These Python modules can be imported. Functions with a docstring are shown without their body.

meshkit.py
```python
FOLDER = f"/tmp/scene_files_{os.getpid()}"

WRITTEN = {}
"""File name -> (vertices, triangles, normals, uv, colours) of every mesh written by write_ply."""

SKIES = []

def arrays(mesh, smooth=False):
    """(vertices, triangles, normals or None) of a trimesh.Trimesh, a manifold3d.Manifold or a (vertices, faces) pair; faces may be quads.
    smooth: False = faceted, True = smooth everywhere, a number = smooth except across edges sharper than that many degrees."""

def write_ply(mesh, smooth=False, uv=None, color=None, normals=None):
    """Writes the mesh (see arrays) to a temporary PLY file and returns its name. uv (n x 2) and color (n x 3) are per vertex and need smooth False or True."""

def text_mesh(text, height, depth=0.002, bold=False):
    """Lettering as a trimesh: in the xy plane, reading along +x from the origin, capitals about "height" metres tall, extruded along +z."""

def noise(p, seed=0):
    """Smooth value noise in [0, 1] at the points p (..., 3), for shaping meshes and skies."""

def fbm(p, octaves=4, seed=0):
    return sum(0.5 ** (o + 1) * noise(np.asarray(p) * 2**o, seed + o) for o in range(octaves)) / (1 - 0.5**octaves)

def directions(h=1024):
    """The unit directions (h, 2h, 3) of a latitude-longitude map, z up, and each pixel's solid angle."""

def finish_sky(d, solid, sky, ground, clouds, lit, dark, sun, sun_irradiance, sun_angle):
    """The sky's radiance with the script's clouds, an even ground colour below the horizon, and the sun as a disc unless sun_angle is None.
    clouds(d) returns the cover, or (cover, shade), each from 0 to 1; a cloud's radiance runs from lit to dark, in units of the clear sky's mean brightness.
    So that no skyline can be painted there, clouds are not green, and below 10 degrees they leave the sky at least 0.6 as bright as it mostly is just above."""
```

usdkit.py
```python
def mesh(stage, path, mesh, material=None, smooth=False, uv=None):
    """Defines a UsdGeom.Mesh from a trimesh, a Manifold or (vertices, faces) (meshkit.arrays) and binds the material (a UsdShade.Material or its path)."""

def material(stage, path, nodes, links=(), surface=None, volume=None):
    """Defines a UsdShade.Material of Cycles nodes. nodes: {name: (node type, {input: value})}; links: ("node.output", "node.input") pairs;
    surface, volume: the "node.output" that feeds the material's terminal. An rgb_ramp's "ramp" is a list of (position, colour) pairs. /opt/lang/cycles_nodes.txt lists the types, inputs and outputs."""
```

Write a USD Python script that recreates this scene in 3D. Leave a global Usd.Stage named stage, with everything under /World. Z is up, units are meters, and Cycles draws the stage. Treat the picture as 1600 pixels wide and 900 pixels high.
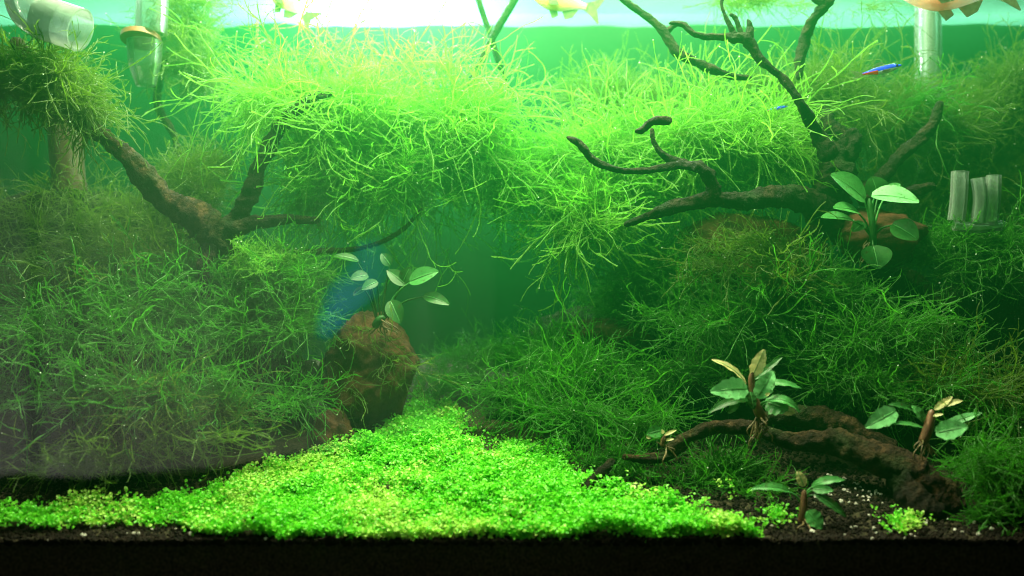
import math
import numpy as np
import trimesh
import usdkit
from meshkit import fbm
from pxr import Usd, UsdGeom, UsdLux, UsdShade, Gf, Vt, Sdf

stage = Usd.Stage.CreateInMemory()
UsdGeom.SetStageUpAxis(stage, 'Z')
UsdGeom.SetStageMetersPerUnit(stage, 1.0)
UsdGeom.Xform.Define(stage, '/World')
UsdGeom.Scope.Define(stage, '/World/Looks')

# ------------------------------------------------------------------ camera, lamps, exposure
D, CZ, W0 = 0.75, 0.20, 0.80          # camera distance to the front glass, its height, width seen at the glass
SURF, BACK = 0.52, 0.42               # water level, back panel
cam = UsdGeom.Camera.Define(stage, '/World/camera')
cam.CreateHorizontalApertureAttr(36.0)
cam.CreateFocalLengthAttr(36.0 * D / W0)
cam.CreateClippingRangeAttr(Gf.Vec2f(0.02, 100))
cam.AddTranslateOp().Set(Gf.Vec3d(0, -D, CZ))
cam.AddRotateXOp().Set(90.0)
cam.CreateFStopAttr(2.9)
cam.CreateFocusDistanceAttr(D + 0.13)
cam.CreateExposureAttr(0.0)


def rect_lamp(name, loc, w, h, power, color, rot=(0, 0, 0)):
    l = UsdLux.RectLight.Define(stage, '/World/' + name)
    l.CreateWidthAttr(w); l.CreateHeightAttr(h)
    l.CreateIntensityAttr(power); l.CreateNormalizeAttr(True)
    l.CreateColorAttr(Gf.Vec3f(*color))
    l.AddTranslateOp().Set(Gf.Vec3d(*loc)); l.AddRotateXYZOp().Set(Gf.Vec3f(*rot))
    return l


rect_lamp('hood_lamp', (-0.02, 0.12, 0.76), 0.66, 0.16, 27.0, (1.0, 1.0, 0.64))
rect_lamp('room_lamp', (-1.2, -1.15, -0.27), 0.3, 0.2, 0.21, (1.0, 0.93, 0.97), (-90, 0, 0))
rect_lamp('cloth_lamp', (-0.34, -1.0, 0.10), 0.05, 0.05, 0.17, (1.0, 1.0, 1.0), (-105, 0, 0))
rect_lamp('rear_strip_lamp', (0.0, 0.385, 0.60), 1.3, 0.03, 6.0, (0.8, 1.0, 0.95))
rect_lamp('rear_lamp', (-0.15, 0.365, 0.585), 0.22, 0.05, 5.5, (0.92, 1.0, 1.0))


def s_at(y):
    return W0 * (y + D) / D / 1600.0


def P(px, py, y):
    s = s_at(y)
    return np.array([(px - 800) * s, y, CZ - (py - 450) * s])


# ------------------------------------------------------------------ helpers
L = '/World/Looks/'
used = {}


def numbered(path):
    n = used.get(path, -1) + 1
    used[path] = n
    return path if n == 0 else '%s_%03d' % (path, n)


def tag(prim, label=None, cat=None, group=None, kind=None):
    for k, v in (('label', label), ('category', cat), ('group', group), ('kind', kind)):
        if v:
            prim.SetCustomDataByKey(k, v)
    return prim


def thing(name, label, cat, group=None, base=(0, 0, 0), kind=None):
    x = UsdGeom.Xform.Define(stage, numbered('/World/' + name))
    x.AddTranslateOp().Set(Gf.Vec3d(*map(float, base)))
    x.GetPrim().SetCustomDataByKey('base_point', Gf.Vec3d(*map(float, base)))
    p = tag(x.GetPrim(), label, cat, group, kind)
    BASE[str(p.GetPath())] = np.array(base, float)
    return p


BASE = {}


def base_of(prim):
    return BASE['/'.join(str(prim.GetPath()).split('/')[:3])] if prim is not None and '/'.join(str(prim.GetPath()).split('/')[:3]) in BASE else np.zeros(3)


def part(name, mesh, mat, parent=None, smooth=40, label=None, kind=None):
    root = str(parent.GetPath()) if parent is not None else '/World'
    v, f = (mesh.vertices, mesh.faces) if isinstance(mesh, trimesh.Trimesh) else mesh
    m = trimesh.Trimesh(np.asarray(v) - base_of(parent), f, process=False)
    g = usdkit.mesh(stage, numbered(root + '/' + name), m, mat, smooth=smooth)
    return tag(g.GetPrim(), label, kind=kind)


def M(name, nodes, links, surface=None, volume=None):
    return usdkit.material(stage, L + name, nodes, links, surface=surface, volume=volume)


def solid(name, c1, c2, scale=40.0, rough=0.6, bump=0.0, bscale=None, spec=0.5, detail=5, trans=0.0, stops=(0.35, 0.65), bdist=0.002, tcol=None):
    nodes = {'g': ('geometry', {}),
             'n': ('noise_texture', {'scale': scale, 'detail': detail, 'roughness': 0.62}),
             'r': ('rgb_ramp', {'ramp': [(stops[0], c1), (stops[1], c2)]}),
             'p': ('principled_bsdf', {'roughness': rough, 'specular_ior_level': spec})}
    links = [('g.position', 'n.vector'), ('n.fac', 'r.fac'), ('r.color', 'p.base_color')]
    if bump:
        nodes['bn'] = ('noise_texture', {'scale': bscale or scale * 4, 'detail': 6, 'roughness': 0.65})
        nodes['b'] = ('bump', {'strength': bump, 'distance': bdist})
        links += [('g.position', 'bn.vector'), ('bn.fac', 'b.height'), ('b.normal', 'p.normal')]
    out = 'p.BSDF'
    if trans:
        nodes['t'] = ('translucent_bsdf', {'color': tcol or c2})
        nodes['m'] = ('mix_closure', {'fac': trans})
        links += [('p.BSDF', 'm.closure1'), ('t.BSDF', 'm.closure2')]
        if tcol is None:
            links.append(('r.color', 't.color'))
        out = 'm.closure'
    return M(name, nodes, links, out)


def moss_mat(name, root, mid, tip, trans=0.45):
    nodes = {'h': ('hair_info', {}), 'g': ('geometry', {}),
             'n': ('noise_texture', {'scale': 30.0, 'detail': 5, 'roughness': 0.7}),
             'r': ('rgb_ramp', {'ramp': [(0.0, root), (0.4, mid), (0.90, mid), (0.97, tip)]}),
             'v': ('rgb_ramp', {'ramp': [(0.26, (1.0, 0.55, 0.45)), (0.38, (0.75, 0.78, 0.7)), (0.55, (1, 1, 1)), (0.72, (1.35, 1.1, 1.0))]}),
             'x': ('mix_color', {'blend_type': 'multiply', 'fac': 1.0, 'use_clamp_result': False}),
             'p': ('principled_bsdf', {'roughness': 0.45, 'specular_ior_level': 0.6}),
             't': ('translucent_bsdf', {}), 'm': ('mix_closure', {'fac': trans})}
    links = [('h.intercept', 'r.fac'), ('g.position', 'n.vector'), ('n.fac', 'v.fac'), ('r.color', 'x.a'), ('v.color', 'x.b'),
             ('x.result', 'p.base_color'), ('x.result', 't.color'), ('p.BSDF', 'm.closure1'), ('t.BSDF', 'm.closure2')]
    return M(name, nodes, links, 'm.closure')


def clear_mat(name, color, milk, rough=0.15, tint=(1, 1, 1)):
    """pale see-through plastic or glass: clear, with a milky body and a gloss at the edge"""
    nodes = {'t': ('transparent_bsdf', {'color': tint}), 'd': ('principled_bsdf', {'base_color': color, 'roughness': 0.4}),
             'tl': ('translucent_bsdf', {'color': color}), 'dm': ('mix_closure', {'fac': 0.5}),
             'lw': ('layer_weight', {'blend': 0.35}), 'mr': ('map_range', {'from_min': 0.0, 'from_max': 1.0, 'to_min': milk, 'to_max': min(1.0, milk + 0.45)}),
             'm1': ('mix_closure', {}), 'gl': ('glossy_bsdf', {'color': (1, 1, 1), 'roughness': rough}),
             'fr': ('fresnel', {'IOR': 1.4}), 'm2': ('mix_closure', {})}
    links = [('d.BSDF', 'dm.closure1'), ('tl.BSDF', 'dm.closure2'), ('lw.facing', 'mr.value'), ('mr.result', 'm1.fac'), ('t.BSDF', 'm1.closure1'), ('dm.closure', 'm1.closure2'),
             ('fr.fac', 'm2.fac'), ('m1.closure', 'm2.closure1'), ('gl.BSDF', 'm2.closure2')]
    return M(name, nodes, links, 'm2.closure')


rng = np.random.default_rng(7)


def unit(v):
    return v / np.maximum(np.linalg.norm(v, axis=-1, keepdims=True), 1e-9)


def spline(pts, n):
    pts = np.asarray(pts, float)
    q = np.vstack([2 * pts[0] - pts[1], pts, 2 * pts[-1] - pts[-2]])
    t = np.linspace(0, len(pts) - 1 - 1e-6, n)
    i = t.astype(int); u = (t - i)[:, None]
    a, b, c, d = q[i], q[i + 1], q[i + 2], q[i + 3]
    return 0.5 * (2 * b + (c - a) * u + (2 * a - 5 * b + 4 * c - d) * u ** 2 + (3 * b - a - 3 * c + d) * u ** 3)


def tube(pts, radii, n=40, ring=12, rough=0.0, seed=0, nscale=60.0, round_ends=True):
    """a closed tube along a smooth curve through pts (world) with radii at the points"""
    c = spline(np.column_stack([np.asarray(pts, float), np.asarray(radii, float)]), n)
    p, r = c[:, :3], np.maximum(c[:, 3], 1e-4)
    t = unit(np.gradient(p, axis=0))
    ref = np.array([0.13, 0.95, 0.28]) if abs(t[:, 1]).mean() < 0.7 else np.array([1.0, 0, 0.1])
    a = unit(np.cross(t, ref)); b = np.cross(t, a)
    if round_ends:
        k = np.minimum(np.arange(n), np.arange(n)[::-1]) / 2.5
        r = r * np.sqrt(np.clip(1 - np.clip(1 - k, 0, 1) ** 2, 0.12, 1))
    ang = np.linspace(0, 2 * math.pi, ring, endpoint=False)
    dirs = a[:, None] * np.cos(ang)[None, :, None] + b[:, None] * np.sin(ang)[None, :, None]
    v = p[:, None] + dirs * r[:, None, None]
    if rough:
        k = fbm(v * nscale, 5, seed) - 0.5 + 0.6 * (fbm(v * nscale * 3.1, 3, seed + 4) - 0.5)
        ridge = fbm(np.concatenate([dirs * 2.5, np.zeros_like(dirs[..., :1])], -1)[..., :3] + t[:, None] * (np.arange(n)[:, None, None] * 0.06), 3, seed + 9) - 0.5
        v = v + dirs * ((k * 1.6 + ridge * 1.3) * rough * r[:, None])[..., None]
    v = v.reshape(-1, 3)
    i, j = np.meshgrid(np.arange(n - 1), np.arange(ring), indexing='ij')
    q = np.stack([i * ring + j, i * ring + (j + 1) % ring, (i + 1) * ring + (j + 1) % ring, (i + 1) * ring + j], -1).reshape(-1, 4)
    f = np.vstack([q[:, [0, 1, 2]], q[:, [0, 2, 3]]])
    m = len(v)
    v = np.vstack([v, p[0], p[-1]])
    e = np.arange(ring)
    f = np.vstack([f, np.column_stack([(e + 1) % ring, e, np.full(ring, m)]), np.column_stack([(n - 1) * ring + e, (n - 1) * ring + (e + 1) % ring, np.full(ring, m + 1)])])
    return trimesh.Trimesh(v, f[:, ::-1], process=False)


def hollow(pts, radius, wall, n=30, ring=28, scale=None):
    """an open-ended pipe with inner and outer skin"""
    p = spline(pts, n)
    sc = np.ones(n) if scale is None else np.interp(np.linspace(0, 1, n), np.linspace(0, 1, len(scale)), scale)
    t = unit(np.gradient(p, axis=0))
    ref = np.array([0.0, 1.0, 0.0])
    a = unit(np.cross(t, ref)); b = np.cross(t, a)
    ang = np.linspace(0, 2 * math.pi, ring, endpoint=False)
    d = a[:, None] * np.cos(ang)[None, :, None] + b[:, None] * np.sin(ang)[None, :, None]
    o = p[:, None] + d * (radius * sc)[:, None, None]
    i_ = p[:, None] + d * ((radius - wall) * sc)[:, None, None]
    v = np.vstack([np.vstack([o, i_[::-1]]).reshape(-1, 3)])
    rows = 2 * n
    i, j = np.meshgrid(np.arange(rows), np.arange(ring), indexing='ij')
    i2 = (i + 1) % rows
    q = np.stack([i * ring + j, i * ring + (j + 1) % ring, i2 * ring + (j + 1) % ring, i2 * ring + j], -1).reshape(-1, 4)
    m = trimesh.Trimesh(v, np.vstack([q[:, [0, 1, 2]], q[:, [0, 2, 3]]]), process=False)
    m.fix_normals()
    return m


def stone(center, rad, seed, rough=0.22, nscale=1.6, sub=4, chips=26):
    m = trimesh.creation.icosphere(sub)
    v = np.array(m.vertices)
    gs = np.random.default_rng(900 + seed)
    pn = unit(gs.normal(size=(chips, 3)))
    off = gs.uniform(.80, 1.0, chips)
    v = v * np.minimum(1.04, (off / np.maximum(v @ pn.T, 1e-3)).min(1))[:, None]
    k = fbm(v * nscale + seed * 7.3, 5, seed) - 0.5
    fine = fbm(v * 9 + seed, 5, seed + 3) - 0.5
    v = v * (1 + rough * 2 * k + 0.12 * fine)[:, None] * np.asarray(rad) + np.asarray(center)
    return trimesh.Trimesh(v, m.faces, process=False)


def curves(name, pts, widths, mat, parent, kind='stuff'):
    """strands (n, k, 3) as one BasisCurves"""
    n, k = pts.shape[:2]
    c = UsdGeom.BasisCurves.Define(stage, numbered(str(parent.GetPath()) + '/' + name))
    c.CreateTypeAttr('linear')
    c.CreateCurveVertexCountsAttr(Vt.IntArray.FromNumpy(np.full(n, k, np.int32)))
    c.CreatePointsAttr(Vt.Vec3fArray.FromNumpy((pts.reshape(-1, 3) - base_of(parent)).astype(np.float32)))
    c.CreateWidthsAttr(Vt.FloatArray.FromNumpy(widths.reshape(-1).astype(np.float32)))
    c.SetWidthsInterpolation('vertex')
    UsdShade.MaterialBindingAPI.Apply(c.GetPrim()).Bind(mat)
    return tag(c.GetPrim(), kind=kind)


# ------------------------------------------------------------------ materials
m_back = solid('back_panel_green', (0.0012, 0.027, 0.0055), (0.0018, 0.034, 0.007), scale=6, rough=0.35, spec=0.3)
m_soil = solid('soil_dark', (0.010, 0.009, 0.004), (0.065, 0.052, 0.026), scale=420, rough=0.8, bump=0.8, bscale=700, spec=0.2)


def wood_mat(name, dark, mid, light, algae, bdist):
    return M(name, {'g': ('geometry', {}), 'n': ('noise_texture', {'scale': 70.0, 'detail': 8, 'roughness': 0.7, 'distortion': 0.8}),
                    'r': ('rgb_ramp', {'ramp': [(0.32, dark), (0.5, mid), (0.62, light), (0.75, mid)]}),
                    'n2': ('noise_texture', {'scale': 24.0, 'detail': 4}), 'r2': ('rgb_ramp', {'ramp': [(0.5, (0, 0, 0)), (0.66, (0.8, 0.8, 0.8))]}),
                    'x': ('mix_color', {'b': algae}), 'vo': ('voronoi_texture', {'scale': 150.0, 'feature': 'distance_to_edge'}),
                    'n3': ('noise_texture', {'scale': 230.0, 'detail': 6, 'roughness': 0.7}), 'ad': ('math', {'math_type': 'multiply_add', 'value2': 0.7}),
                    'b': ('bump', {'strength': 1.0, 'distance': bdist}), 'p': ('principled_bsdf', {'roughness': 0.72, 'specular_ior_level': 0.15})},
             [('g.position', 'n.vector'), ('n.fac', 'r.fac'), ('g.position', 'n2.vector'), ('n2.fac', 'r2.fac'), ('r.color', 'x.a'), ('r2.color', 'x.fac'), ('x.result', 'p.base_color'),
              ('g.position', 'vo.vector'), ('g.position', 'n3.vector'), ('vo.distance', 'ad.value1'), ('n3.fac', 'ad.value3'), ('ad.value', 'b.height'), ('b.normal', 'p.normal')], 'p.BSDF')


m_wood = wood_mat('bark_brown', (0.004, 0.002, 0.001), (0.026, 0.0125, 0.0055), (0.08, 0.041, 0.018), (0.018, 0.032, 0.007), 0.005)
m_wood_dark = wood_mat('wet_dark_wood', (0.002, 0.0015, 0.001), (0.009, 0.006, 0.003), (0.03, 0.017, 0.009), (0.012, 0.026, 0.006), 0.004)
m_stone = solid('brown_stone', (0.02, 0.011, 0.005), (0.10, 0.042, 0.016), scale=45, rough=0.85, bump=0.7, bscale=240, spec=0.2)
m_red = solid('reddish_stone', (0.02, 0.008, 0.004), (0.09, 0.03, 0.013), scale=60, rough=0.85, bump=0.7, bscale=260, spec=0.2)
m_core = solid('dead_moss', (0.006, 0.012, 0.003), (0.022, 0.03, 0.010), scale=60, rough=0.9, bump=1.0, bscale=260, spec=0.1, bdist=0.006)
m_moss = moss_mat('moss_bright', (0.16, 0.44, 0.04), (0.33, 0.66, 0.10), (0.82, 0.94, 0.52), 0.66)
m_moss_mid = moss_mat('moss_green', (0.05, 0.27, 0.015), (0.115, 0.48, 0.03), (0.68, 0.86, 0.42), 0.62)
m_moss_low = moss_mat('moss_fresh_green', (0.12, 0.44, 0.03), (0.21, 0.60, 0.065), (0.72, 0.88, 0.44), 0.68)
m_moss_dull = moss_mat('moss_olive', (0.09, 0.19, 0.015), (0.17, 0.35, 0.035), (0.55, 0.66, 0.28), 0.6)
m_carpet = solid('carpet_leaf', (0.10, 0.62, 0.02), (0.30, 0.82, 0.06), scale=130, rough=0.4, trans=0.4)
m_carpet_y = solid('carpet_leaf_pale', (0.42, 0.75, 0.09), (0.62, 0.85, 0.2), scale=90, rough=0.4, trans=0.4)


def leaf_mat(name, c1, c2):
    return M(name, {'g': ('geometry', {}), 'n': ('noise_texture', {'scale': 75.0, 'detail': 6, 'roughness': 0.65}), 'r': ('rgb_ramp', {'ramp': [(0.3, c1), (0.68, c2)]}),
                    'n2': ('noise_texture', {'scale': 260.0, 'detail': 4}), 'r2': ('rgb_ramp', {'ramp': [(0.58, (0, 0, 0)), (0.7, (0.75, 0.75, 0.75))]}), 'x': ('mix_color', {'b': (0.05, 0.06, 0.012)}),
                    'wv': ('wave_texture', {'scale': 95.0, 'distortion': 3.0, 'detail': 2}), 'b': ('bump', {'strength': 0.07, 'distance': 0.0006}),
                    'p': ('principled_bsdf', {'roughness': 0.42, 'specular_ior_level': 0.35}), 't': ('translucent_bsdf', {}), 'm': ('mix_closure', {'fac': 0.34})},
             [('g.position', 'n.vector'), ('n.fac', 'r.fac'), ('g.position', 'n2.vector'), ('n2.fac', 'r2.fac'), ('r.color', 'x.a'), ('r2.color', 'x.fac'), ('x.result', 'p.base_color'), ('x.result', 't.color'),
              ('g.position', 'wv.vector'), ('wv.fac', 'b.height'), ('b.normal', 'p.normal'), ('p.BSDF', 'm.closure1'), ('t.BSDF', 'm.closure2')], 'm.closure')


m_leaf = leaf_mat('leaf_green', (0.04, 0.23, 0.045), (0.10, 0.36, 0.09))
m_leaf_deep = leaf_mat('leaf_deep_green', (0.010, 0.085, 0.012), (0.035, 0.16, 0.028))
m_leaf_pale = leaf_mat('leaf_pale_green', (0.14, 0.48, 0.15), (0.25, 0.64, 0.26))
m_leaf_tan = solid('leaf_tan', (0.60, 0.52, 0.20), (0.78, 0.70, 0.36), scale=110, rough=0.45, trans=0.35)
m_rib = solid('leaf_rib', (0.06, 0.27, 0.055), (0.10, 0.34, 0.09), scale=90, rough=0.45)
m_stem = solid('stem_reddish', (0.12, 0.05, 0.025), (0.20, 0.09, 0.045), scale=120, rough=0.5)
m_root = solid('root_brown', (0.08, 0.05, 0.02), (0.20, 0.13, 0.05), scale=160, rough=0.6)
m_disc = solid('algae_brown_plastic', (0.20, 0.075, 0.03), (0.32, 0.13, 0.06), scale=60, rough=0.55)
m_clear = clear_mat('pale_clear_plastic', (0.40, 0.48, 0.42), 0.27)
m_glass = clear_mat('clear_glass_tube', (0.75, 0.9, 0.8), 0.08, rough=0.08)
m_tube = clear_mat('pale_inner_tube', (0.85, 1.0, 0.88), 0.24, rough=0.1)
m_faint = clear_mat('thin_outlet_glass', (0.85, 1.0, 0.88), 0.07, rough=0.08)
m_frost = clear_mat('algae_dusted_plastic', (0.16, 0.10, 0.06), 0.5, rough=0.3)
m_frost2 = clear_mat('dim_cup_plastic', (0.14, 0.19, 0.13), 0.10, rough=0.3)
m_pebble = solid('pale_pebble', (0.30, 0.26, 0.22), (0.60, 0.56, 0.50), scale=90, rough=0.5)
m_grain = solid('dark_gravel', (0.004, 0.003, 0.002), (0.018, 0.012, 0.008), scale=180, rough=0.8, spec=0.12)

# ------------------------------------------------------------------ setting


def soil_h(x, y):
    x, y = np.asarray(x, float), np.asarray(y, float)
    q = np.stack([x * 22, y * 22, np.zeros_like(x)], -1)
    return 0.003 + 0.355 * np.maximum(y, 0) * (1 - 0.25 * np.clip(y / 0.42, 0, 1)) + (fbm(q, 3, 4) - 0.5) * 0.010 * np.clip(y / 0.03, 0.35, 1)


def on_soil(px, py):
    """where the view ray through a pixel of the picture meets the soil"""
    px, py = np.asarray(px, float), np.asarray(py, float)
    lo, hi = np.zeros_like(px), np.full_like(px, BACK)
    for _ in range(22):
        mid = (lo + hi) / 2
        s = s_at(mid)
        above = CZ - (py - 450) * s > soil_h((px - 800) * s, mid)
        lo, hi = np.where(above, mid, lo), np.where(above, hi, mid)
    y = (lo + hi) / 2
    s = s_at(y)
    return np.stack([(px - 800) * s, y, CZ - (py - 450) * s], -1)


HX = 0.78


def build_soil():
    nx, ny = 460, 130
    xs, ys = np.linspace(-HX, HX, nx), np.linspace(0, BACK - 0.001, ny)
    X, Y = np.meshgrid(xs, ys, indexing='ij')
    q = np.stack([X * 330, Y * 330, np.zeros_like(X)], -1)
    Z = soil_h(X, Y) + (fbm(q, 2, 8) - 0.5) * 0.004
    top = np.stack([X, Y, Z], -1).reshape(-1, 3)
    i, j = np.meshgrid(np.arange(nx - 1), np.arange(ny - 1), indexing='ij')
    a = i * ny + j
    q = np.stack([a, a + ny, a + ny + 1, a + 1], -1).reshape(-1, 4)
    v, f = [top], [q[:, [0, 1, 2]], q[:, [0, 2, 3]]]
    off = len(top)
    zr = np.linspace(0, 1, 36)                                        # the face pressed against the front glass
    fx = np.repeat(xs[:, None], 36, 1)
    fz = Z[:, :1] * (1 - zr) + (-0.10) * zr
    fy = np.zeros_like(fx) - (fbm(np.stack([fx * 300, fz * 300, fx * 0], -1), 3, 5) - 0.5) * 0.003 * np.minimum(zr * 10, 1)
    v.append(np.stack([fx, fy, fz], -1).reshape(-1, 3))
    i, j = np.meshgrid(np.arange(nx - 1), np.arange(35), indexing='ij')
    a = off + i * 36 + j
    q = np.stack([a, a + 1, a + 37, a + 36], -1).reshape(-1, 4)
    f += [q[:, [0, 1, 2]], q[:, [0, 2, 3]]]
    return trimesh.Trimesh(np.vstack(v), np.vstack(f), process=False)


tag(part('ground', build_soil(), m_soil, smooth=True), 'dark brown planting soil sloping up from the front glass', 'soil', kind='structure')


def box(x0, x1, y0, y1, z0, z1):
    m = trimesh.creation.box([x1 - x0, y1 - y0, z1 - z0])
    m.apply_translation([(x0 + x1) / 2, (y0 + y1) / 2, (z0 + z1) / 2])
    return m


tag(part('back_wall', box(-HX - 0.02, HX + 0.02, BACK, BACK + 0.008, -0.12, SURF + 0.014), m_back, smooth=False), 'teal green back panel of the aquarium', 'back panel', kind='structure')


def build_surface():
    nx, ny = 150, 60
    X, Y = np.meshgrid(np.linspace(-HX, HX, nx), np.linspace(-0.003, BACK - 0.0003, ny), indexing='ij')
    Z = SURF + (fbm(np.stack([X * 14, Y * 22, X * 0], -1), 3, 21) - 0.5) * 0.013
    a = (np.arange(nx - 1)[:, None] * ny + np.arange(ny - 1)).reshape(-1)
    q = np.stack([a, a + ny, a + ny + 1, a + 1], -1)
    return trimesh.Trimesh(np.stack([X, Y, Z], -1).reshape(-1, 3), np.vstack([q[:, [0, 1, 2]], q[:, [0, 2, 3]]]), process=False)


m_surface = M('water_film', {'t': ('transparent_bsdf', {'color': (1, 1, 1)}), 'tl': ('translucent_bsdf', {'color': (0.033, 0.085, 0.062)}), 'm': ('mix_closure', {'fac': 0.6}),
                             'gl': ('glossy_bsdf', {'color': (0.9, 1, 0.95), 'roughness': 0.12}), 'm2': ('mix_closure', {'fac': 0.12})},
              [('t.BSDF', 'm.closure1'), ('tl.BSDF', 'm.closure2'), ('m.closure', 'm2.closure1'), ('gl.BSDF', 'm2.closure2')], 'm2.closure')
tag(part('water_surface', build_surface(), m_surface, smooth=True), 'rippled filmy underside of the water surface lit from above', 'water surface', kind='structure')

m_water = M('green_water', {'v': ('principled_volume', {'color': (0.026, 0.40, 0.088), 'density': 0.80, 'anisotropy': 0.3})}, [], volume='v.volume')
tag(part('haze', box(-HX - 0.01, HX + 0.01, -0.006, BACK + 0.004, -0.11, SURF + 0.012), m_water, smooth=False), 'cloudy green water filling the tank', 'water', kind='stuff')

m_pane = M('front_glass', {'t': ('transparent_bsdf', {'color': (0.97, 0.99, 0.98)}), 'g': ('glossy_bsdf', {'color': (1, 1, 1), 'roughness': 0.03}), 'f': ('fresnel', {'IOR': 1.45}), 'm': ('mix_closure', {})},
           [('f.fac', 'm.fac'), ('t.BSDF', 'm.closure1'), ('g.BSDF', 'm.closure2')], 'm.closure')
tag(part('front_glass', box(-HX, HX, -0.018, -0.010, -0.12, 0.64), m_pane, smooth=False), 'clear front glass of the aquarium faintly mirroring the room', 'glass', kind='structure')
m_pale = solid('lilac_cloth', (0.50, 0.46, 0.55), (0.62, 0.58, 0.66), scale=5, rough=0.8)
m_blue = solid('blue_cloth', (0.03, 0.13, 0.55), (0.06, 0.22, 0.75), scale=9, rough=0.8)


def mirrored(px, py, depth):
    """the place in the room whose reflection in the front glass stands at a point behind it"""
    q = P(px, py, depth)
    return q * np.array([1, -1, 1]) + np.array([0, -0.028, 0])


c0, c1 = mirrored(-300, 743, 1.5), mirrored(760, 100, 1.5)
nx = 120
xs = np.linspace(c0[0], c1[0], nx)
fold = c0[1] + 0.02 * np.sin(xs * 23) + 0.012 * np.sin(xs * 51 + 1) - 2.2 * np.clip((xs - c0[0]) / (c1[0] - c0[0]) - 0.42, 0, 1) ** 1.5
v = np.concatenate([np.stack([xs, fold - d, np.full(nx, z)], -1) for d in (0, .006) for z in (c0[2], c1[2])])
f = []
for k in range(nx - 1):
    for o, p in ((0, 1), (3, 2)):
        f += [(o * nx + k, p * nx + k, p * nx + k + 1), (o * nx + k, p * nx + k + 1, o * nx + k + 1)]
    f += [(k, k + 1, 2 * nx + k + 1), (k, 2 * nx + k + 1, 2 * nx + k), (nx + k, 3 * nx + k, 3 * nx + k + 1), (nx + k, 3 * nx + k + 1, nx + k + 1)]
tag(part('curtain', trimesh.Trimesh(v, f, process=False), m_pale, smooth=60), 'pale lilac curtain in the room, seen as a faint reflection at lower left', 'curtain')
tag(part('blue_cloth', tube([mirrored(500, 530, 1.2), mirrored(530, 480, 1.2), mirrored(570, 430, 1.22), mirrored(582, 375, 1.22)], np.array([12, 30, 36, 18]) * s_at(1.2), 40, 20, .3, 71, 14), m_blue), 'bright blue cloth in the room, mirrored above the round stone', 'cloth')

# ------------------------------------------------------------------ driftwood


def branch(parent, pts, radii, mat, seed=0, n=46, rough=0.62, ring=18, name='branch'):
    """pts: (px, py, depth); radii in pixels at that depth"""
    w = [P(*p) for p in pts]
    r = [k * .9 * s_at(p[2]) for k, p in zip(radii, pts)]
    return part(name, tube(w, r, int(n * 1.7), ring, rough, seed), mat, parent, smooth=50)


lw = thing('driftwood', 'long brown driftwood limb slanting down from the upper left moss to the dark hollow', 'driftwood', base=P(330, 395, 0.17))
branch(lw, [(20, 60, .15), (75, 130, .15), (130, 190, .15), (175, 225, .15), (215, 262, .15), (262, 315, .16), (320, 352, .17), (350, 400, .18)], [13, 14, 14, 15, 18, 22, 27, 20], m_wood, 1, n=70, name='trunk')
branch(lw, [(335, 375, .18), (365, 345, .19), (388, 310, .19), (405, 262, .195), (428, 215, .2), (462, 172, .2), (520, 140, .22)], [15, 15, 15, 14, 13, 11, 7], m_wood_dark, 2, n=60)
branch(lw, [(330, 370, .17), (390, 352, .18), (450, 343, .19), (500, 345, .2)], [18, 12, 9, 5], m_wood_dark, 3)
branch(lw, [(350, 392, .18), (430, 395, .19), (510, 392, .2), (575, 385, .21), (625, 362, .22), (660, 325, .23)], [7, 5.5, 5, 4.5, 4, 3], m_wood_dark, 4)
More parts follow.
